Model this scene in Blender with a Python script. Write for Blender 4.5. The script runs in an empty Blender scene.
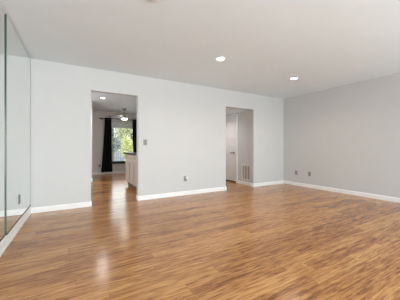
import bpy, bmesh, math, random
from mathutils import Vector, Matrix
R = math.radians
random.seed(7)
scene = bpy.context.scene
COL = scene.collection

# ------------------------------------------------------------------ camera
cam_data = bpy.data.cameras.new('camera')
cam_data.sensor_width = 36.0
cam_data.lens = 20.25
cam_data.shift_y = -0.0065
cam_data.clip_start = 0.02
cam = bpy.data.objects.new('camera', cam_data)
cam.location = (0.0, 0.0, 1.038)
cam.rotation_euler = (R(90), 0, R(-30.26))
COL.objects.link(cam)
scene.camera = cam

# ------------------------------------------------------------------ world, sun, daylight, exposure
world = bpy.data.worlds.new('sky')
scene.world = world
world.use_nodes = True
wn = world.node_tree
bg = wn.nodes['Background']
sky = wn.nodes.new('ShaderNodeTexSky')
sky.sky_type = 'NISHITA'
sky.sun_disc = False
sky.sun_elevation = R(48)
sky.sun_rotation = R(180)
haze = wn.nodes.new('ShaderNodeMix'); haze.data_type = 'RGBA'     # thin high cloud whitens the sky
haze.inputs['Factor'].default_value = 0.65
haze.inputs['B'].default_value = (3.2, 3.3, 3.4, 1)
wn.links.new(sky.outputs['Color'], haze.inputs['A'])
wn.links.new(haze.outputs['Result'], bg.inputs['Color'])
bg.inputs['Strength'].default_value = 0.6

sun_data = bpy.data.lights.new('sun', 'SUN')
sun_data.energy = 3.4
sun_data.angle = R(1.0)
sun_data.color = (1.0, 0.95, 0.88)
sun = bpy.data.objects.new('sun', sun_data)
sun.rotation_euler = (R(42), 0, R(-14))      # shines towards +y, down
COL.objects.link(sun)

def area_light(name, loc, rot, sx, sy, power, color, spread=180):
    d = bpy.data.lights.new(name, 'AREA')
    d.shape = 'RECTANGLE'
    d.size = sx; d.size_y = sy
    d.energy = power; d.color = color
    d.spread = R(spread)
    o = bpy.data.objects.new(name, d)
    o.location = loc; o.rotation_euler = rot
    COL.objects.link(o)
    return o
# daylight through the glazed door in the wall behind the camera
# (sky light falls in level, the second lamp is an added fill tilted up to brighten the ceiling)
area_light('front_window_skylight', (1.1, -2.85, 1.15), (R(90), 0, R(20)), 1.7, 1.9, 77, (0.91, 0.965, 1.0), 125)
area_light('front_ceiling_fill', (3.3, -2.93, 0.75), (R(132), 0, 0), 2.6, 1.3, 194, (0.77, 0.925, 1.0))
# daylight through the window of the far room
area_light('far_window_daylight', (1.90, 9.60, 1.28), (R(-105), 0, 0), 0.85, 1.6, 10, (0.88, 0.95, 1.0))
# added fill light for the far room, set in an unseen opening, around the corner from the doorway
area_light('far_room_side_fill', (-1.42, 6.0, 1.5), (0, R(-104), R(12)), 1.1, 1.7, 30, (0.92, 0.97, 1.0))

vs = scene.view_settings
scene.display_settings.display_device = 'sRGB'
vs.view_transform = 'Standard'
vs.look = 'None'
vs.gamma = 1.0
vs.use_curve_mapping = False
vs.exposure = 0.0
scene.cycles.use_denoising = True
scene.cycles.max_bounces = 12
scene.cycles.diffuse_bounces = 6
scene.cycles.glossy_bounces = 6
scene.cycles.sample_clamp_indirect = 6.0

# ------------------------------------------------------------------ materials
def srgb(r, g, b):
    f = lambda v: (v/255/12.92) if v/255 <= 0.04045 else ((v/255+0.055)/1.055)**2.4
    return (f(r), f(g), f(b), 1.0)

def mat(name, color, rough=0.6, metal=0.0, bump=0.0, bump_scale=200.0, spec=0.5, vary=0.0, vary_scale=3.0):
    m = bpy.data.materials.new(name)
    m.use_nodes = True
    nt = m.node_tree
    p = nt.nodes['Principled BSDF']
    p.inputs['Base Color'].default_value = color
    p.inputs['Roughness'].default_value = rough
    p.inputs['Metallic'].default_value = metal
    p.inputs['Specular IOR Level'].default_value = spec
    tc = nt.nodes.new('ShaderNodeTexCoord')
    if bump:
        n = nt.nodes.new('ShaderNodeTexNoise'); n.inputs['Scale'].default_value = bump_scale
        n.inputs['Detail'].default_value = 3
        nt.links.new(tc.outputs['Object'], n.inputs['Vector'])
        b = nt.nodes.new('ShaderNodeBump'); b.inputs['Strength'].default_value = bump
        b.inputs['Distance'].default_value = 0.002
        nt.links.new(n.outputs['Fac'], b.inputs['Height'])
        nt.links.new(b.outputs['Normal'], p.inputs['Normal'])
    n2 = nt.nodes.new('ShaderNodeTexNoise'); n2.inputs['Scale'].default_value = vary_scale
    nt.links.new(tc.outputs['Object'], n2.inputs['Vector'])
    mx = nt.nodes.new('ShaderNodeMix'); mx.data_type = 'RGBA'
    v = vary if vary else 0.02
    mx.inputs['A'].default_value = tuple(c*(1-v) for c in color[:3]) + (1,)
    mx.inputs['B'].default_value = tuple(min(1, c*(1+v)) for c in color[:3]) + (1,)
    nt.links.new(n2.outputs['Fac'], mx.inputs['Factor'])
    nt.links.new(mx.outputs['Result'], p.inputs['Base Color'])
    return m

def emit_mat(name, color, strength):
    m = bpy.data.materials.new(name)
    m.use_nodes = True
    p = m.node_tree.nodes['Principled BSDF']
    p.inputs['Base Color'].default_value = (0.8, 0.8, 0.8, 1)
    p.inputs['Emission Color'].default_value = color
    p.inputs['Emission Strength'].default_value = strength
    return m

M = {}
M['wall'] = mat('wall_paint', (0.60, 0.602, 0.60, 1), 0.75, bump=0.15, bump_scale=120, spec=0.3)
M['far_wall'] = mat('far_wall_paint', (0.68, 0.665, 0.645, 1), 0.8, bump=0.15, bump_scale=120, spec=0.3)
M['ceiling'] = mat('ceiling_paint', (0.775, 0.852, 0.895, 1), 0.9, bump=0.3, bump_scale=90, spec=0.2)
M['trim'] = mat('white_trim_paint', (0.86, 0.86, 0.85, 1), 0.4)
M['door'] = mat('door_paint', (0.78, 0.765, 0.755, 1), 0.5)
M['plate'] = mat('grey_plate', srgb(146, 146, 142), 0.45)
M['plate_dark'] = mat('grey_plate_inset', srgb(116, 116, 112), 0.45)
M['white_plastic'] = mat('white_plastic', (0.85, 0.85, 0.84, 1), 0.35)
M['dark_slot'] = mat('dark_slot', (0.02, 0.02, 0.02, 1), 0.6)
M['nickel'] = mat('brushed_nickel', (0.45, 0.43, 0.40, 1), 0.35, metal=1.0)
M['dark_metal'] = mat('dark_rod_metal', (0.035, 0.033, 0.033, 1), 0.4, metal=0.6)
M['curtain'] = mat('black_curtain_cloth', (0.012, 0.012, 0.014, 1), 0.85, bump=0.3, bump_scale=400, spec=0.2)
M['cab'] = mat('beige_cabinet_paint', srgb(190, 177, 162), 0.45)
M['counter'] = mat('dark_stone', srgb(40, 44, 42), 0.4, vary=0.3, vary_scale=60)
M['black_frame'] = mat('black_window_frame', (0.01, 0.01, 0.012, 1), 0.4)
M['blind'] = mat('grey_blind', srgb(190, 192, 190), 0.6)
M['grille'] = mat('cream_grille_paint', srgb(226, 221, 213), 0.5)
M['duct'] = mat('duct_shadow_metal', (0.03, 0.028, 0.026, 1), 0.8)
M['edge'] = mat('green_glass_edge', srgb(62, 84, 72), 0.25)
M['channel'] = mat('dark_mirror_channel', srgb(84, 82, 76), 0.5)
M['lens'] = emit_mat('lamp_lens', (1.0, 0.95, 0.86, 1), 14.0)
M['fan_lens'] = emit_mat('fan_lamp_glass', (1.0, 0.94, 0.84, 1), 7.0)
M['blade'] = mat('fan_blade_paint', srgb(105, 100, 95), 0.5)
M['bark'] = mat('bark', srgb(110, 98, 88), 0.9, bump=0.6, bump_scale=30, vary=0.3, vary_scale=8)
M['fence'] = mat('weathered_fence', srgb(168, 170, 172), 0.85, vary=0.15, vary_scale=4)
M['ground'] = mat('garden_soil', srgb(150, 148, 140), 0.95, vary=0.3, vary_scale=3)

def leaf_mat(name, c1, c2):
    m = mat(name, c1, 0.55, vary=0.3, vary_scale=2.5)
    nt = m.node_tree; p = nt.nodes['Principled BSDF']
    g = nt.nodes.new('ShaderNodeNewGeometry')
    mx = nt.nodes.new('ShaderNodeMix'); mx.data_type = 'RGBA'
    mx.inputs['A'].default_value = c1; mx.inputs['B'].default_value = c2
    nt.links.new(g.outputs['Random Per Island'], mx.inputs['Factor'])
    nt.links.new(mx.outputs['Result'], p.inputs['Base Color'])
    tr = nt.nodes.new('ShaderNodeBsdfTranslucent')
    nt.links.new(mx.outputs['Result'], tr.inputs['Color'])
    ms = nt.nodes.new('ShaderNodeMixShader'); ms.inputs[0].default_value = 0.35
    out = nt.nodes['Material Output']
    nt.links.new(p.outputs[0], ms.inputs[1]); nt.links.new(tr.outputs[0], ms.inputs[2])
    nt.links.new(ms.outputs[0], out.inputs['Surface'])
    return m
M['leaf_yellow'] = leaf_mat('yellow_green_leaves', srgb(196, 200, 120), srgb(246, 246, 206))
M['leaf_green'] = leaf_mat('green_leaves', srgb(168, 172, 130), srgb(232, 232, 192))
M['leaf_grey'] = leaf_mat('grey_green_leaves', srgb(116, 128, 116), srgb(190, 198, 190))

def mirror_mat():
    m = bpy.data.materials.new('mirror_silver'); m.use_nodes = True
    nt = m.node_tree; p = nt.nodes['Principled BSDF']
    n = nt.nodes.new('ShaderNodeTexNoise'); n.inputs['Scale'].default_value = 1.5
    mx = nt.nodes.new('ShaderNodeMix'); mx.data_type = 'RGBA'
    mx.inputs['A'].default_value = (0.865, 0.895, 0.88, 1); mx.inputs['B'].default_value = (0.875, 0.905, 0.89, 1)
    nt.links.new(n.outputs['Fac'], mx.inputs['Factor'])
    nt.links.new(mx.outputs['Result'], p.inputs['Base Color'])
    p.inputs['Metallic'].default_value = 1.0
    p.inputs['Roughness'].default_value = 0.0
    return m
M['mirror'] = mirror_mat()

def glass_mat():
    m = bpy.data.materials.new('window_glass'); m.use_nodes = True
    nt = m.node_tree; nt.nodes.remove(nt.nodes['Principled BSDF'])
    tr = nt.nodes.new('ShaderNodeBsdfTransparent'); tr.inputs[0].default_value = (0.95, 0.97, 0.96, 1)
    gl = nt.nodes.new('ShaderNodeBsdfGlossy'); gl.inputs['Roughness'].default_value = 0.02
    fr = nt.nodes.new('ShaderNodeFresnel'); fr.inputs['IOR'].default_value = 1.35
    ms = nt.nodes.new('ShaderNodeMixShader')
    nt.links.new(fr.outputs[0], ms.inputs[0]); nt.links.new(tr.outputs[0], ms.inputs[1]); nt.links.new(gl.outputs[0], ms.inputs[2])
    nt.links.new(ms.outputs[0], nt.nodes['Material Output'].inputs['Surface'])
    return m
M['glass'] = glass_mat()

def floor_mat():
    PW, PL = 0.127, 1.22
    m = bpy.data.materials.new('wood_laminate_planks'); m.use_nodes = True
    nt = m.node_tree; L = nt.links; N = nt.nodes
    p = N['Principled BSDF']
    tc = N.new('ShaderNodeTexCoord'); sx = N.new('ShaderNodeSeparateXYZ')
    L.new(tc.outputs['Object'], sx.inputs[0])
    def math_(op, a, b=None):
        n = N.new('ShaderNodeMath'); n.operation = op
        for i, v in enumerate((a, b)):
            if v is None: continue
            if isinstance(v, (int, float)): n.inputs[i].default_value = v
            else: L.new(v, n.inputs[i])
        return n.outputs[0]
    X, Y = sx.outputs[0], sx.outputs[1]
    yr = math_('DIVIDE', Y, PW)
    row = math_('FLOOR', yr); fy = math_('FRACT', yr)
    wr = N.new('ShaderNodeTexWhiteNoise'); wr.noise_dimensions = '1D'; L.new(row, wr.inputs['W'])
    xr = math_('ADD', math_('DIVIDE', X, PL), wr.outputs['Value'])
    col = math_('FLOOR', xr); fx = math_('FRACT', xr)
    cid = N.new('ShaderNodeCombineXYZ'); L.new(row, cid.inputs[0]); L.new(col, cid.inputs[1])
    wi = N.new('ShaderNodeTexWhiteNoise'); wi.noise_dimensions = '2D'; L.new(cid.outputs[0], wi.inputs['Vector'])
    rnd = wi.outputs['Value']
    def grain(xs, ys, detail, dist, off):
        c = N.new('ShaderNodeCombineXYZ')
        L.new(math_('MULTIPLY', X, xs), c.inputs[0])
        L.new(math_('MULTIPLY', Y, ys), c.inputs[1])
        L.new(math_('MULTIPLY', rnd, off), c.inputs[2])
        n = N.new('ShaderNodeTexNoise'); n.inputs['Scale'].default_value = 1.0
        n.inputs['Detail'].default_value = detail; n.inputs['Distortion'].default_value = dist
        n.inputs['Roughness'].default_value = 0.6
        L.new(c.outputs[0], n.inputs['Vector'])
        return n.outputs['Fac']
    g1 = grain(2.8, 36.0, 4, 0.9, 37.0)      # broad figure of the boards
    g2 = grain(7.0, 90.0, 3, 0.4, 91.0)      # fine grain
    g3 = grain(8.0, 75.0, 2, 0.6, 53.0)      # short dark dashes
    v = math_('ADD', math_('MULTIPLY', g1, 0.44), math_('MULTIPLY', g2, 0.18))
    v = math_('ADD', v, math_('MULTIPLY', g3, 0.24))
    v = math_('ADD', v, math_('MULTIPLY', rnd, 0.09))
    cr = N.new('ShaderNodeValToRGB'); L.new(v, cr.inputs[0])
    e = cr.color_ramp.elements
    e[0].position = 0.31; e[0].color = srgb(104, 60, 34)
    e[1].position = 0.60; e[1].color = srgb(212, 161, 102)
    a = e.new(0.395); a.color = srgb(132, 83, 46)
    b = e.new(0.47); b.color = srgb(174, 119, 69)
    # joints between boards
    jy = math_('LESS_THAN', fy, 0.016); jx = math_('LESS_THAN', fx, 0.002)
    j = math_('MULTIPLY', math_('MAXIMUM', jy, jx), 0.45)
    mx = N.new('ShaderNodeMix'); mx.data_type = 'RGBA'
    L.new(j, mx.inputs['Factor']); L.new(cr.outputs[0], mx.inputs['A']); mx.inputs['B'].default_value = srgb(70, 40, 24)
    L.new(mx.outputs['Result'], p.inputs['Base Color'])
    rr = math_('ADD', math_('MULTIPLY', g1, 0.08), 0.155)
    L.new(rr, p.inputs['Roughness'])
    p.inputs['Specular IOR Level'].default_value = 0.5
    bp = N.new('ShaderNodeBump'); bp.inputs['Strength'].default_value = 0.30; bp.inputs['Distance'].default_value = 0.002
    L.new(math_('ADD', math_('MULTIPLY', g1, 0.5), math_('MULTIPLY', g3, 0.5)), bp.inputs['Height']); L.new(bp.outputs[0], p.inputs['Normal'])
    return m
M['floor'] = floor_mat()

# ------------------------------------------------------------------ builders
class MB:
    """collects shapes; build() links them as one mesh object"""
    def __init__(self): self.bm = bmesh.new()
    def box(self, x0, x1, y0, y1, z0, z1, bevel=0.0, mi=0):
        r = bmesh.ops.create_cube(self.bm, size=1.0)
        vs_ = r['verts']
        bmesh.ops.scale(self.bm, vec=(x1-x0, y1-y0, z1-z0), verts=vs_)
        bmesh.ops.translate(self.bm, vec=((x0+x1)/2, (y0+y1)/2, (z0+z1)/2), verts=vs_)
        fs = list({f for v in vs_ for f in v.link_faces})
        for f in fs: f.material_index = mi
        if bevel:
            es = list({e for v in vs_ for e in v.link_edges})
            bmesh.ops.bevel(self.bm, geom=es, offset=bevel, segments=2, affect='EDGES', profile=0.5)
        return self
    def lathe(self, prof, axis='Z', loc=(0, 0, 0), n=32, close=True):
        """prof: list of (radius, height) revolved about the axis"""
        rings = []
        for r, h in prof:
            ring = []
            for k in range(n):
                a = 2*math.pi*k/n
                q = (r*math.cos(a), r*math.sin(a), h)
                if axis == 'Y': q = (q[0], q[2], q[1])
                elif axis == 'X': q = (q[2], q[0], q[1])
                ring.append(self.bm.verts.new(Vector(q)+Vector(loc)))
            rings.append(ring)
        for a, b in zip(rings, rings[1:]):
            for k in range(n):
                self.bm.faces.new((a[k], a[(k+1) % n], b[(k+1) % n], b[k]))
        if close:
            self.bm.faces.new(rings[0]); self.bm.faces.new(list(reversed(rings[-1])))
        return self
    def tube(self, a, b, r, n=10, r2=None):
        a, b = Vector(a), Vector(b); d = (b-a).normalized()
        u = d.orthogonal().normalized(); w = d.cross(u)
        r2 = r if r2 is None else r2
        ra = [self.bm.verts.new(a+(u*math.cos(2*math.pi*k/n)+w*math.sin(2*math.pi*k/n))*r) for k in range(n)]
        rb = [self.bm.verts.new(b+(u*math.cos(2*math.pi*k/n)+w*math.sin(2*math.pi*k/n))*r2) for k in range(n)]
        for k in range(n): self.bm.faces.new((ra[k], ra[(k+1) % n], rb[(k+1) % n], rb[k]))
        self.bm.faces.new(ra); self.bm.faces.new(list(reversed(rb)))
        return self
    def prism(self, pts, depth_vec):
        """closed polygon pts (3-D) extruded by depth_vec"""
        vs_ = [self.bm.verts.new(p) for p in pts]
        f = self.bm.faces.new(vs_)
        r = bmesh.ops.extrude_face_region(self.bm, geom=[f])
        bmesh.ops.translate(self.bm, vec=depth_vec, verts=[v for v in r['geom'] if isinstance(v, bmesh.types.BMVert)])
        return self
    def build(self, name, m, parent=None, loc=None, smooth=False, rot=None):
        bmesh.ops.recalc_face_normals(self.bm, faces=self.bm.faces)
        me = bpy.data.meshes.new(name)
        self.bm.to_mesh(me); self.bm.free()
        for mm in (m if isinstance(m, (list, tuple)) else [m]): me.materials.append(mm)
        if smooth:
            for p in me.polygons: p.use_smooth = True
            try: me.set_sharp_from_angle(angle=R(35))
            except Exception: pass
        o = bpy.data.objects.new(name, me); COL.objects.link(o)
        if loc: o.location = loc
        if rot: o.rotation_euler = rot
        if parent: o.parent = parent
        return o

def tag(o, label=None, cat=None, group=None):
    if label: o['label'] = label
    if cat: o['category'] = cat
    if group: o['group'] = group
    return o
def thing(name, loc, label, cat, group=None, rot=(0, 0, 0)):
    o = bpy.data.objects.new(name, None); COL.objects.link(o)
    o.empty_display_size = 0.1
    o.location = loc; o.rotation_euler = rot
    return tag(o, label, cat, group)
def struct(name, mb, m, label, cat, parent=None, **k):
    o = mb.build(name, m, parent, **k)
    if parent is None:
        o['kind'] = 'structure'; tag(o, label, cat)
    return o
def copy_tree(o, parent=None):
    c = o.copy(); COL.objects.link(c)
    if parent: c.parent = parent
    for ch in o.children: copy_tree(ch, c)
    return c

# ------------------------------------------------------------------ setting: living room
YB, YB2 = 4.40, 4.525          # wall with the two doorways
XR = 5.36                      # right wall
YF = -3.0                      # wall behind the camera
H = 2.44
A0, A1, AH = 0.335, 1.172, 2.048     # left doorway
B0, B1, BH = 3.292, 4.199, 2.033     # right doorway
YN = 9.40                      # far wall of the further room
lx = lambda y: -0.530 - 0.030*(4.4-y)   # left wall runs a little out of square

struct('floor', MB().box(-1.6, 5.6, -3.2, 9.55, -0.12, 0.0), M['floor'],
       'glossy brown wood plank floor running through both rooms', 'floor')
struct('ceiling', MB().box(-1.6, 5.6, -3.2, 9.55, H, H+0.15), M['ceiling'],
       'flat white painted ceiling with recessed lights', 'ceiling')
pts = [(-1.6, 0), (A0, 0), (A0, AH), (A1, AH), (A1, 0), (B0, 0), (B0, BH), (B1, BH), (B1, 0), (5.5, 0), (5.5, H), (-1.6, H)]
struct('wall_back', MB().prism([(x, YB, z) for x, z in pts], (0, YB2-YB, 0)), M['wall'],
       'light grey wall with the two open doorways', 'wall')
struct('wall_right', MB().box(XR, XR+0.12, YF, YB, 0, H), M['wall'],
       'plain grey wall on the right with two low outlets', 'wall')
struct('wall_left', MB().prism([(lx(YB), YB, 0), (lx(YF), YF, 0), (lx(YF)-0.12, YF, 0), (lx(YB)-0.12, YB, 0)], (0, 0, H)),
       M['wall'], 'left wall covered with tall mirrors', 'wall')
pts = [(-0.9, 0), (0.2, 0), (0.2, 2.1), (4.4, 2.1), (4.4, 0), (5.5, 0), (5.5, H), (-0.9, H)]
struct('wall_front', MB().prism([(x, YF-0.12, z) for x, z in pts], (0, 0.12, 0)), M['wall'],
       'wall behind the viewer with a wide glazed opening', 'wall')

def base_profile(mb, x0, y0, x1, y1, nx, ny, h=0.087, t=0.014):
    """skirting from (x0,y0) to (x1,y1); (nx,ny) points into the room; eased top edge"""
    prof = [(0, 0), (t, 0), (t, h-0.016), (t*0.55, h-0.004), (t*0.3, h), (0, h)]
    P = [(x0+nx*d, y0+ny*d, z) for d, z in prof]
    mb.prism(P, (x1-x0, y1-y0, 0))
    return mb
b = MB()
base_profile(b, lx(YB)+0.016, YB, A0+0.014, YB, 0, -1)
base_profile(b, A0, YB, A0, YB2, 1, 0)
struct('baseboard_back', b, M['trim'], 'white baseboard left of the left doorway', 'baseboard')
b = MB()
base_profile(b, A1-0.014, YB, B0+0.014, YB, 0, -1)
base_profile(b, A1, YB, A1, YB2, -1, 0)
base_profile(b, B0, YB, B0, YB2, 1, 0)
struct('baseboard_middle', b, M['trim'], 'white baseboard between the two doorways', 'baseboard')
b = MB()
base_profile(b, B1-0.014, YB, XR-0.014, YB, 0, -1)
base_profile(b, B1, YB, B1, YB2, -1, 0)
struct('baseboard_corner', b, M['trim'], 'short white baseboard right of the right doorway', 'baseboard')
struct('baseboard_right', base_profile(MB(), XR, YB, XR, YF, -1, 0), M['trim'],
       'long white baseboard along the right wall', 'baseboard')
P = [(lx(YB)+d, YB, z) for d, z in [(0, 0), (0.018, 0), (0.018, 0.025), (0.013, 0.032), (0.013, 0.112), (0.006, 0.122), (0, 0.122)]]
struct('baseboard_left', MB().prism(P, (lx(YF)-lx(YB), YF-YB, 0)), M['trim'],
       'tall white baseboard under the mirrors', 'baseboard')

# glazed opening behind the camera: frame only stands at the wall's edge
b = MB()
for x in (0.2, 1.6, 2.98, 4.35): b.box(x, x+0.05, YF-0.09, YF-0.03, 0, 2.1)
b.box(0.25, 4.35, YF-0.09, YF-0.03, 2.05, 2.1)
struct('door_2', b, M['trim'], 'white framed glazed door behind the viewer', 'door')

# ------------------------------------------------------------------ setting: further room and hall
WX0, WX1, WZ0, WZ1 = 1.36, 2.36, 0.44, 2.11
b = MB()
b.box(-1.6, WX0, YN, YN+0.13, 0, H); b.box(WX1, 5.5, YN, YN+0.13, 0, H)
b.box(WX0, WX1, YN, YN+0.13, 0, WZ0); b.box(WX0, WX1, YN, YN+0.13, WZ1, H)
struct('wall_far', b, M['far_wall'], 'greige end wall of the further room with the window', 'wall')
struct('wall_stub', MB().box(-1.5, 0.612, 7.50, 7.62, 0, H), M['far_wall'],
       'wall end just inside the left doorway', 'wall')
struct('wall_partition', MB().box(3.15, 3.26, YB2, YN, 0, H), M['far_wall'],
       'partition between the further room and the hall', 'wall')
b = MB()
b.box(-1.6, -1.5, YB2, 5.1, 0, H); b.box(-1.6, -1.5, 6.9, YN, 0, H); b.box(-1.6, -1.5, 5.1, 6.9, 0, 0.9); b.box(-1.6, -1.5, 5.1, 6.9, 2.1, H)  # the opening is added for the side fill light
struct('wall_side', b, M['far_wall'],
       'left side wall of the further room', 'wall')
HX = 4.235
D0, D1, DH = 5.15, 5.96, 1.985      # hall door opening along y
b = MB()
b.box(HX, HX+0.11, YB2, D0, 0, BH); b.box(HX, HX+0.11, D1, 7.2, 0, BH); b.box(HX, HX+0.11, D0, D1, DH, BH)
struct('wall_hall', b, M['wall'], 'hall wall seen through the right doorway', 'wall')
struct('wall_end', MB().box(3.26, HX+0.11, 7.2, 7.3, 0, BH), M['wall'], 'end wall of the hall', 'wall')
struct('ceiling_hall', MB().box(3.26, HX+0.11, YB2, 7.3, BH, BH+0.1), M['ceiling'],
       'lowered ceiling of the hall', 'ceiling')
struct('baseboard_far', base_profile(MB(), -1.5, YN, 3.15, YN, 0, -1, h=0.10), M['trim'],
       'white baseboard under the far window', 'baseboard')
b = MB(); base_profile(b, -1.5, 7.50, 0.626, 7.50, 0, -1, h=0.1); base_profile(b, 0.612, 7.50, 0.612, 7.62, 1, 0, h=0.1)
struct('baseboard_stub', b, M['trim'], 'white baseboard on the wall end', 'baseboard')
struct('baseboard_hall', base_profile(MB(), HX, YB2+0.001, HX, D0-0.058, -1, 0, h=0.085), M['trim'],
       'white baseboard under the wall grille in the hall', 'baseboard')

# hall door with casing
b = MB()
b.box(HX-0.012, HX, D0-0.057, D0, 0, DH+0.03); b.box(HX-0.012, HX, D1, D1+0.057, 0, DH+0.03); b.box(HX-0.012, HX, D0, D1, DH, DH+0.03)
struct('trim_1', b, M['trim'], 'white casing around the hall door', 'trim')
d = MB().box(HX+0.012, HX+0.050, D0+0.004, D1-0.004, 0.038, DH-0.004)
door = struct('door_1', d, M['door'], 'flat white hall door with a lever handle, closed', 'door')
hb = MB()
hb.lathe([(0.026, 0), (0.026, -0.008), (0.010, -0.012), (0.010, -0.045)], 'X', (HX+0.012, 5.27, 0.875), 20)
hb.tube((HX-0.030, 5.265, 0.875), (HX-0.030, 5.405, 0.875), 0.011)
tag(hb.build('door_handle', M['dark_metal'], door, smooth=True), 'dark metal lever handle')
struct('door_gap_shadow', MB().box(HX+0.014, HX+0.108, D0, D1, 0, 0.0365), M['dark_slot'], 'dark strip painted as the shadow gap under the hall door', 'shadow gap')  # near-black strip painted in as the door's own shadow

# window of the further room
wf = MB()
for x0, x1, z0, z1 in ((WX0, WX0+0.045, WZ0, WZ1), (WX1-0.045, WX1, WZ0, WZ1), (WX0+0.045, WX1-0.045, WZ1-0.045, WZ1), (WX0+0.045, WX1-0.045, WZ0, WZ0+0.045)):
    wf.box(x0, x1, YN+0.045, YN+0.085, z0, z1)
win = struct('window_1', wf, M['black_frame'], 'far window with a garden view between black curtains', 'window')
tag(MB().box(WX0-0.03, WX1+0.03, YN-0.05, YN+0.04, WZ0-0.04, WZ0+0.022, 0.004).build('window_sill', M['black_frame'], win), 'black sill')
MB().box(WX0+0.046, WX1-0.046, YN+0.062, YN+0.066, WZ0+0.046, WZ1-0.046).build('pane', M['glass'], win)

# ------------------------------------------------------------------ mirrors on the left wall
def mirror_panel(ya, yb, off, label):
    """panel from yb (near) to ya (far), silvered face off metres proud of the wall"""
    z0, z1 = 0.134, 2.424
    b = MB()
    P = [(lx(ya)+0.001, ya, z0), (lx(yb)+0.001, yb, z0), (lx(yb)+off, yb, z0), (lx(ya)+off, ya, z0)]
    b.prism(P, (0, 0, z1-z0))
    bmesh.ops.recalc_face_normals(b.bm, faces=b.bm.faces)
    for f in b.bm.faces:
        f.material_index = 0 if f.normal.x > 0.9 else 1
    root = b.build('wall_mirror', [M['mirror'], M['edge']])
    tag(root, label, 'mirror')
    c = MB()
    P = [(lx(ya)+d, ya, z) for d, z in [(0, 0.122), (off+0.003, 0.122), (off+0.003, 0.139), (off+0.0005, 0.139), (off+0.0005, 0.1335), (0, 0.1335)]]
    c.prism(P, (lx(yb)-lx(ya), yb-ya, 0))
    tag(c.build('bottom_channel', M['channel'], root), 'thin dark channel holding the glass')
    return root
mir = mirror_panel(4.385, 3.040, 0.012, 'tall wall mirror nearest the back corner, with an outlet in it')
e = MB().box(lx(4.39)-0.004, lx(4.39)+0.012, 4.3855, 4.3985, 0.134, 2.424).build('edge_strip', M['plate'], mir)
mirror_panel(3.034, 1.20, 0.003, 'tall wall mirror at the left edge, nearer the viewer')

# ------------------------------------------------------------------ outlets and switch
def outlet(name, loc, rotz, label, cat='outlet', kind='duplex', group=None):
    """local frame: plate in XZ, facing -Y"""
    t = thing(name, loc, label, cat, group, (0, 0, rotz))
    w = 0.038
    MB().box(-w, w, -0.006, 0, -0.058, 0.058, 0.002).build('cover_plate', M['plate'], t)
    if kind == 'duplex':
        for s in (-1, 1):
            o = MB().lathe([(0.0165, -0.0055), (0.0165, -0.009), (0.0150, -0.0098)], 'Y', (0, 0, s*0.0195), 20).build('socket', M['plate_dark'], t)
            sl = MB()
            sl.box(-0.0075, -0.0055, -0.0104, -0.0095, s*0.0195-0.003, s*0.0195+0.006)
            sl.box(0.0055, 0.0075, -0.0104, -0.0095, s*0.0195-0.003, s*0.0195+0.006)
            sl.build('slots', M['dark_slot'], o)
    elif kind == 'stacked':
        for s in (-1, 1):
            b = MB().box(-0.016, 0.016, -0.010, -0.0055, s*0.022-0.0165, s*0.022+0.0165, 0.002)
            b.build('rocker', M['plate_dark'], t)
    return t
outlet('wall_outlet', (XR-0.0005, 3.976, 0.352), R(-90), 'small grey outlet on the right wall, closer to the corner', group='grey outlets on the right wall')
outlet('wall_outlet', (XR-0.0005, 3.587, 0.354), R(-90), 'small grey outlet on the right wall, farther from the corner', group='grey outlets on the right wall')
outlet('wall_outlet', (2.196, YB-0.0005, 0.358), 0, 'grey outlet between the doorways with a white plug in it')
outlet('wall_outlet', (1.02, YN-0.0005, 0.335), 0, 'small dark outlet beside the left black curtain')
outlet('light_switch', (1.309, YB-0.0005, 1.138), 0, 'grey double switch plate beside the left doorway', 'light switch', 'stacked')
ang = math.atan(0.03)
outlet('mirror_outlet', (lx(3.614)+0.0125, 3.614, 0.378), R(90)-ang, 'grey outlet set into the mirror above the left baseboard')
pl = thing('plug_in_adapter', (2.212, YB-0.0105, 0.378), 'small white plug in adapter in the outlet between the doorways', 'adapter')
MB().box(-0.022, 0.030, -0.034, 0.0, -0.024, 0.032, 0.005).build('housing', M['white_plastic'], pl)
MB().box(-0.006, 0.014, -0.036, -0.0335, -0.006, 0.012, 0.0005).build('face', M['white_plastic'], pl)

# ------------------------------------------------------------------ return air grille in the hall
g = thing('return_air_grille', (HX-0.0005, 4.722, 0.345), 'cream wall grille low on the hall wall, seen through the right doorway', 'grille', None, (0, 0, R(-90)))
w, h = 0.185, 0.215
b = MB()
b.box(-w, w, -0.012, 0, h-0.028, h); b.box(-w, w, -0.012, 0, -h, -h+0.028)
b.box(-w, -w+0.028, -0.012, 0, -h+0.028, h-0.028); b.box(w-0.028, w, -0.012, 0, -h+0.028, h-0.028)
b.build('frame', M['grille'], g)
MB().box(-w+0.029, w-0.029, -0.002, -0.0005, -h+0.029, h-0.029).build('duct_shade_plate', M['duct'], g)  # near-black sheet, painted as the shade inside the duct
b = MB()
n = 5
for k in range(n):
    x = -w+0.028 + (2*w-0.056)*(k+0.5)/n
    b.box(x-0.014, x+0.014, -0.010, -0.003, -h+0.0285, h-0.0285)
b.build('louvres', M['grille'], g)

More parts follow.
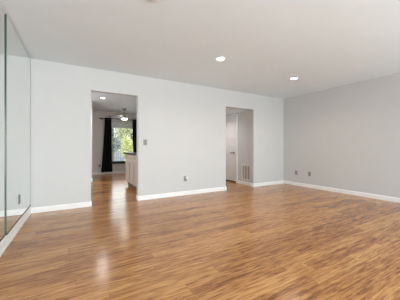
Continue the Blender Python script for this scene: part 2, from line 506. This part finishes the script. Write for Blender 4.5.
# ------------------------------------------------------------------ ceiling fittings
def downlight(x, y, label, power, color):
    t = thing('recessed_light', (x, y, H), label, 'ceiling light', 'recessed ceiling lights')
    MB().lathe([(0.060, -0.002), (0.066, -0.006), (0.083, -0.005), (0.088, 0.0)], n=40, close=False).build('trim_ring', M['white_plastic'], t, smooth=True)
    MB().lathe([(0.0615, -0.0005), (0.0615, -0.0035), (0.045, -0.0045)], n=36).build('lens', M['lens'], t)
    d = bpy.data.lights.new('recessed_lamp', 'AREA'); d.shape = 'DISK'; d.size = 0.12
    d.energy = power; d.color = color; d.spread = R(150)
    o = bpy.data.objects.new('recessed_lamp', d); o.parent = t; o.location = (0, 0, -0.012); COL.objects.link(o)
    return t
warm = (1.0, 0.90, 0.76)
downlight(2.077, 2.91, 'lit recessed ceiling light in the middle of the living room ceiling', 7, warm)
downlight(3.954, 2.986, 'lit recessed ceiling light closest to the right wall', 7, warm)
downlight(0.833, 6.907, 'lit recessed ceiling light of the room beyond the left doorway', 10, (1.0, 0.95, 0.88))
downlight(3.56, 5.5, 'added ceiling light that brightens the hall, out of view', 6.5, (1.0, 0.97, 0.95)).location.z = BH  # unseen lamp, added to brighten the hall
sd = thing('smoke_detector', (0.690, 2.00, H), 'round white smoke detector at the top edge of the photo', 'smoke detector')
MB().lathe([(0.070, 0.0), (0.070, -0.008), (0.067, -0.011), (0.060, -0.024), (0.048, -0.029), (0.020, -0.030)], n=40).build('housing', M['white_plastic'], sd, smooth=True)
MB().lathe([(0.012, -0.0297), (0.012, -0.033), (0.009, -0.034)], n=20).build('test_button', M['white_plastic'], sd)

# ------------------------------------------------------------------ ceiling fan
f = thing('ceiling_fan', (1.725, 8.35, H), 'nickel ceiling fan with a lit lamp in the room beyond the left doorway', 'ceiling fan')
MB().lathe([(0.030, -0.085), (0.060, -0.060), (0.072, -0.020), (0.072, 0.0)], n=28).build('canopy', M['nickel'], f, smooth=True)
MB().lathe([(0.012, -0.26), (0.012, -0.08)], n=14).build('downrod', M['nickel'], f, smooth=True)
MB().lathe([(0.050, -0.365), (0.075, -0.36), (0.085, -0.33), (0.085, -0.28), (0.06, -0.255), (0.02, -0.245)], n=28).build('motor_housing', M['nickel'], f, smooth=True)
MB().lathe([(0.02, -0.418), (0.06, -0.413), (0.095, -0.398), (0.105, -0.380), (0.09, -0.3655), (0.05, -0.365)], n=28).build('lamp_bowl', M['fan_lens'], f, smooth=True)
bl = None
for k in range(5):
    if bl is None:
        b = MB()
        n = 8
        outline = [(0.16, -0.05), (0.30, -0.062), (0.46, -0.066), (0.53, -0.055), (0.55, -0.03), (0.55, 0.03), (0.53, 0.055), (0.46, 0.066), (0.30, 0.062), (0.16, 0.05)]
        b.prism([(x, y, -0.004 + y*0.2) for x, y in outline], (0, 0, 0.008))
        bl = b.build('blade', M['blade'], f, loc=(0, 0, -0.315)); o = bl
        arm = MB().box(0.075, 0.20, -0.016, 0.016, -0.012, -0.0065).build('blade_arm', M['nickel'], bl)
    else:
        o = copy_tree(bl, f)
    o.rotation_euler = (0, 0, R(18 + 72*k))
d = bpy.data.lights.new('fan_lamp', 'POINT'); d.energy = 5; d.color = (1.0, 0.94, 0.86); d.shadow_soft_size = 0.1
o = bpy.data.objects.new('fan_lamp', d); o.parent = f; o.location = (0, 0, -0.50); COL.objects.link(o)

# ------------------------------------------------------------------ curtains, rod and blind of the further room
RZ, RY = 2.150, YN-0.085
rod = thing('curtain_rod', (1.86, RY, RZ), 'dark curtain rod across the far window', 'curtain rod')
MB().tube((-0.82, 0, 0), (0.82, 0, 0), 0.013, 14).build('pole', M['dark_metal'], rod, smooth=True)
for s in (-1, 1):
    MB().lathe([(0.013, 0), (0.024, s*0.01), (0.026, s*0.03), (0.012, s*0.05)], 'X', (s*0.82, 0, 0), 16).build('finial', M['dark_metal'], rod, smooth=True)
    b = MB().box(s*0.77-0.008, s*0.77+0.008, 0.010, 0.0845, -0.012, 0.004); b.box(s*0.77-0.02, s*0.77+0.02, 0.079, 0.0845, -0.04, 0.03)
    b.build('bracket', M['dark_metal'], rod)

def curtain(x0t, x1t, x0b, x1b, folds, label, seed):
    rnd = random.Random(seed)
    zt, zb = RZ+0.04, 0.088
    nx, nz = folds*10, 16
    t = thing('curtain', ((x0t+x1t)/2, RY, zb), label, 'curtain', 'black curtains on the rod')
    bm = bmesh.new(); grid = []
    cx = (x0t+x1t)/2
    ph = [rnd.uniform(-0.5, 0.5) for _ in range(folds+1)]
    for j in range(nz+1):
        v = j/nz; row = []
        for i in range(nx+1):
            u = i/nx
            xt = x0t+(x1t-x0t)*u; xb = x0b+(x1b-x0b)*u
            s = v**1.4
            k = ph[min(folds, int(u*folds))]*0.3*v
            amp = 0.036+0.012*v
            y = amp*math.sin(2*math.pi*folds*u + k) 
            z = zt+(zb-zt)*v
            row.append(bm.verts.new((xt+(xb-xt)*s-cx, y, z-zb)))
        grid.append(row)
    for j in range(nz):
        for i in range(nx):
            bm.faces.new((grid[j][i], grid[j][i+1], grid[j+1][i+1], grid[j+1][i]))
    mb = MB(); mb.bm.free(); mb.bm = bm
    o = mb.build('drape', M['curtain'], t, smooth=True)
    sm = o.modifiers.new('thickness', 'SOLIDIFY'); sm.thickness = 0.003
    for k in range(folds):
        x = x0t+(x1t-x0t)*(k+0.5)/folds - cx
        MB().lathe([(0.017, -0.003), (0.028, -0.003), (0.028, 0.003), (0.017, 0.003), (0.017, -0.003)], 'X', (x, 0, RZ-zb), 18, close=False).build('grommet', M['dark_metal'], t, smooth=True)
curtain(1.20, 1.44, 1.07, 1.475, 4, 'black curtain left of the far window, hanging to the floor', 3)
curtain(2.24, 2.60, 2.30, 2.62, 4, 'black curtain right of the far window, behind the counter', 5)

bd = thing('window_blind', (1.86, YN-0.002, 2.11), 'grey slatted blind drawn up at the top of the far window', 'blind')
MB().box(-0.49, 0.49, -0.045, 0.0, -0.045, 0.0, 0.003).build('headrail', M['blind'], bd)
b = MB()
for k in range(9):
    b.box(-0.48, 0.48, -0.042, -0.003, -0.073-k*0.025, -0.054-k*0.025)
b.build('slats', M['blind'], bd)
MB().box(-0.48, 0.48, -0.042, -0.003, -0.300, -0.278, 0.003).build('bottom_rail', M['blind'], bd)

# ------------------------------------------------------------------ kitchen cabinets
CX = 1.37
def cabinet(y0, y1, label):
    t = thing('base_cabinet', (CX, (y0+y1)/2, 0), label, 'cabinet', 'beige base cabinets by the doorway')
    hw = (y1-y0)/2
    b = MB().box(0.020, 0.60, -hw+0.001, hw-0.001, 0.10, 0.858)
    b.build('carcass', M['cab'], t)
    MB().box(0.075, 0.59, -hw+0.002, hw-0.002, 0, 0.0995).build('toe_kick', M['bark'], t)
    for k in range(2):
        a0 = -hw + k*hw + 0.006; a1 = a0 + hw - 0.012
        # shaker door: panel with raised rails and stiles
        dr = MB().box(0.010, 0.0195, a0, a1, 0.112, 0.660)
        for c0, c1, z0, z1 in ((a0, a0+0.055, 0.112, 0.660), (a1-0.055, a1, 0.112, 0.660), (a0+0.055, a1-0.055, 0.112, 0.172), (a0+0.055, a1-0.055, 0.600, 0.660)):
            dr.box(0.0, 0.010, c0, c1, z0, z1)
        o = dr.build('door', M['cab'], t)
        kb = (a1-0.03) if k == 0 else (a0+0.03)
        MB().lathe([(0.006, 0.0), (0.006, -0.014), (0.014, -0.018), (0.012, -0.026)], 'X', (0, kb, 0.61), 14).build('knob', M['nickel'], o, smooth=True)
        dw = MB().box(0.0, 0.0195, a0, a1, 0.676, 0.845, 0.003).build('drawer_front', M['cab'], t)
        MB().lathe([(0.006, 0.0), (0.006, -0.014), (0.014, -0.018), (0.012, -0.026)], 'X', (0, (a0+a1)/2, 0.76), 14).build('knob', M['nickel'], dw, smooth=True)
    return t
cabinet(5.625, 6.50, 'beige base cabinet at the far end of the counter')
cabinet(4.75, 5.625, 'beige base cabinet next to the left doorway, mostly hidden by the wall')
b = MB().box(1.335, 1.99, 4.74, 6.60, 0.8585, 0.900, 0.004)
tag(b.build('countertop', M['counter']), 'dark stone countertop on the beige cabinets', 'countertop')

# ------------------------------------------------------------------ garden outside the far window
struct('ground', MB().box(-6, 14, 9.56, 24, -0.4, -0.25), M['ground'], 'pale garden ground outside the far window', 'ground')
def leaves(mb, centre, radii, n, size, rnd):
    c = Vector(centre)
    for _ in range(n):
        while True:
            p = Vector((rnd.uniform(-1, 1), rnd.uniform(-1, 1), rnd.uniform(-1, 1)))
            if 0.25 < p.length < 1: break
        p = Vector((p.x*radii[0], p.y*radii[1], p.z*radii[2]))+c
        d = Vector((rnd.uniform(-1, 1), rnd.uniform(-1, 1), rnd.uniform(-0.8, 0.5))).normalized()
        u = d.cross(Vector((rnd.uniform(-1, 1), rnd.uniform(-1, 1), rnd.uniform(-1, 1)))).normalized()
        s = size*rnd.uniform(0.7, 1.3)
        q = [p, p+d*s*0.5+u*s*0.25, p+d*s, p+d*s*0.5-u*s*0.25]
        mb.bm.faces.new([mb.bm.verts.new(v) for v in q])
def plant(name, x, y, label, cat, mk, crowns, trunk, nleaf, size, seed):
    rnd = random.Random(seed)
    t = thing(name, (x, y, -0.25), label, cat)
    b = MB()
    for a, c, r1, r2 in trunk: b.tube(a, c, r1, 8, r2)
    b.build('trunk', M['bark'], t, smooth=True)
    b = MB()
    for c, r in crowns: leaves(b, c, r, nleaf, size, rnd)
    b.build('foliage', M[mk], t)
plant('shrub', 2.85, 12.6, 'bright yellow green shrub outside the far window', 'shrub', 'leaf_yellow',
      [((0, 0, 1.15), (0.50, 0.4, 0.45)), ((0.25, 0.1, 0.8), (0.5, 0.4, 0.4)), ((-0.1, 0, 1.5), (0.3, 0.3, 0.35))],
      [((0, 0, 0), (0, 0, 1.0), 0.03, 0.02), ((0, 0, 0.4), (0.3, 0.1, 1.1), 0.02, 0.01), ((0, 0, 0.5), (-0.2, 0, 1.3), 0.02, 0.01)], 500, 0.13, 11)
plant('tree', 3.45, 14.4, 'leafy pale green tree behind the yellow shrub', 'tree', 'leaf_green',
      [((0, 0, 2.6), (0.65, 0.7, 0.6)), ((-0.2, 0, 3.3), (0.7, 0.7, 0.6)), ((0.5, 0.2, 2.1), (0.5, 0.6, 0.5)), ((-0.5, 0.1, 2.2), (0.5, 0.5, 0.5))],
      [((0, 0, 0), (0, 0, 2.2), 0.09, 0.06), ((0, 0, 1.6), (-0.3, 0, 3.0), 0.05, 0.02), ((0, 0, 1.5), (0.5, 0.2, 2.6), 0.05, 0.02)], 420, 0.16, 12)
plant('tree', 2.55, 16.5, 'grey green tree with a thick trunk at the left of the window view', 'tree', 'leaf_grey',
      [((0, 0, 3.3), (0.8, 0.8, 0.8)), ((-0.5, 0, 2.3), (0.6, 0.6, 0.6)), ((0.2, 0, 1.5), (0.5, 0.5, 0.5)), ((0.3, 0.2, 2.4), (0.7, 0.6, 0.6)), ((0.9, 0.2, 3.2), (0.7, 0.7, 0.7))],
      [((0, 0, 0), (0.05, 0, 2.6), 0.15, 0.10), ((0.05, 0, 2.0), (-0.5, 0, 3.2), 0.07, 0.03)], 450, 0.16, 13)
fe = thing('garden_fence', (4.0, 19.0, -0.25), 'grey board fence at the back of the garden', 'fence')
b = MB()
for k in range(60):
    x = -4.5+k*0.15
    b.box(x, x+0.14, -0.012, 0.012, 0.03, 2.1)
b.build('boards', M['fence'], fe)
b = MB(); b.box(-4.5, 4.5, 0.0125, 0.05, 0.4, 0.48); b.box(-4.5, 4.5, 0.0125, 0.05, 1.6, 1.68)
b.build('rails', M['fence'], fe)
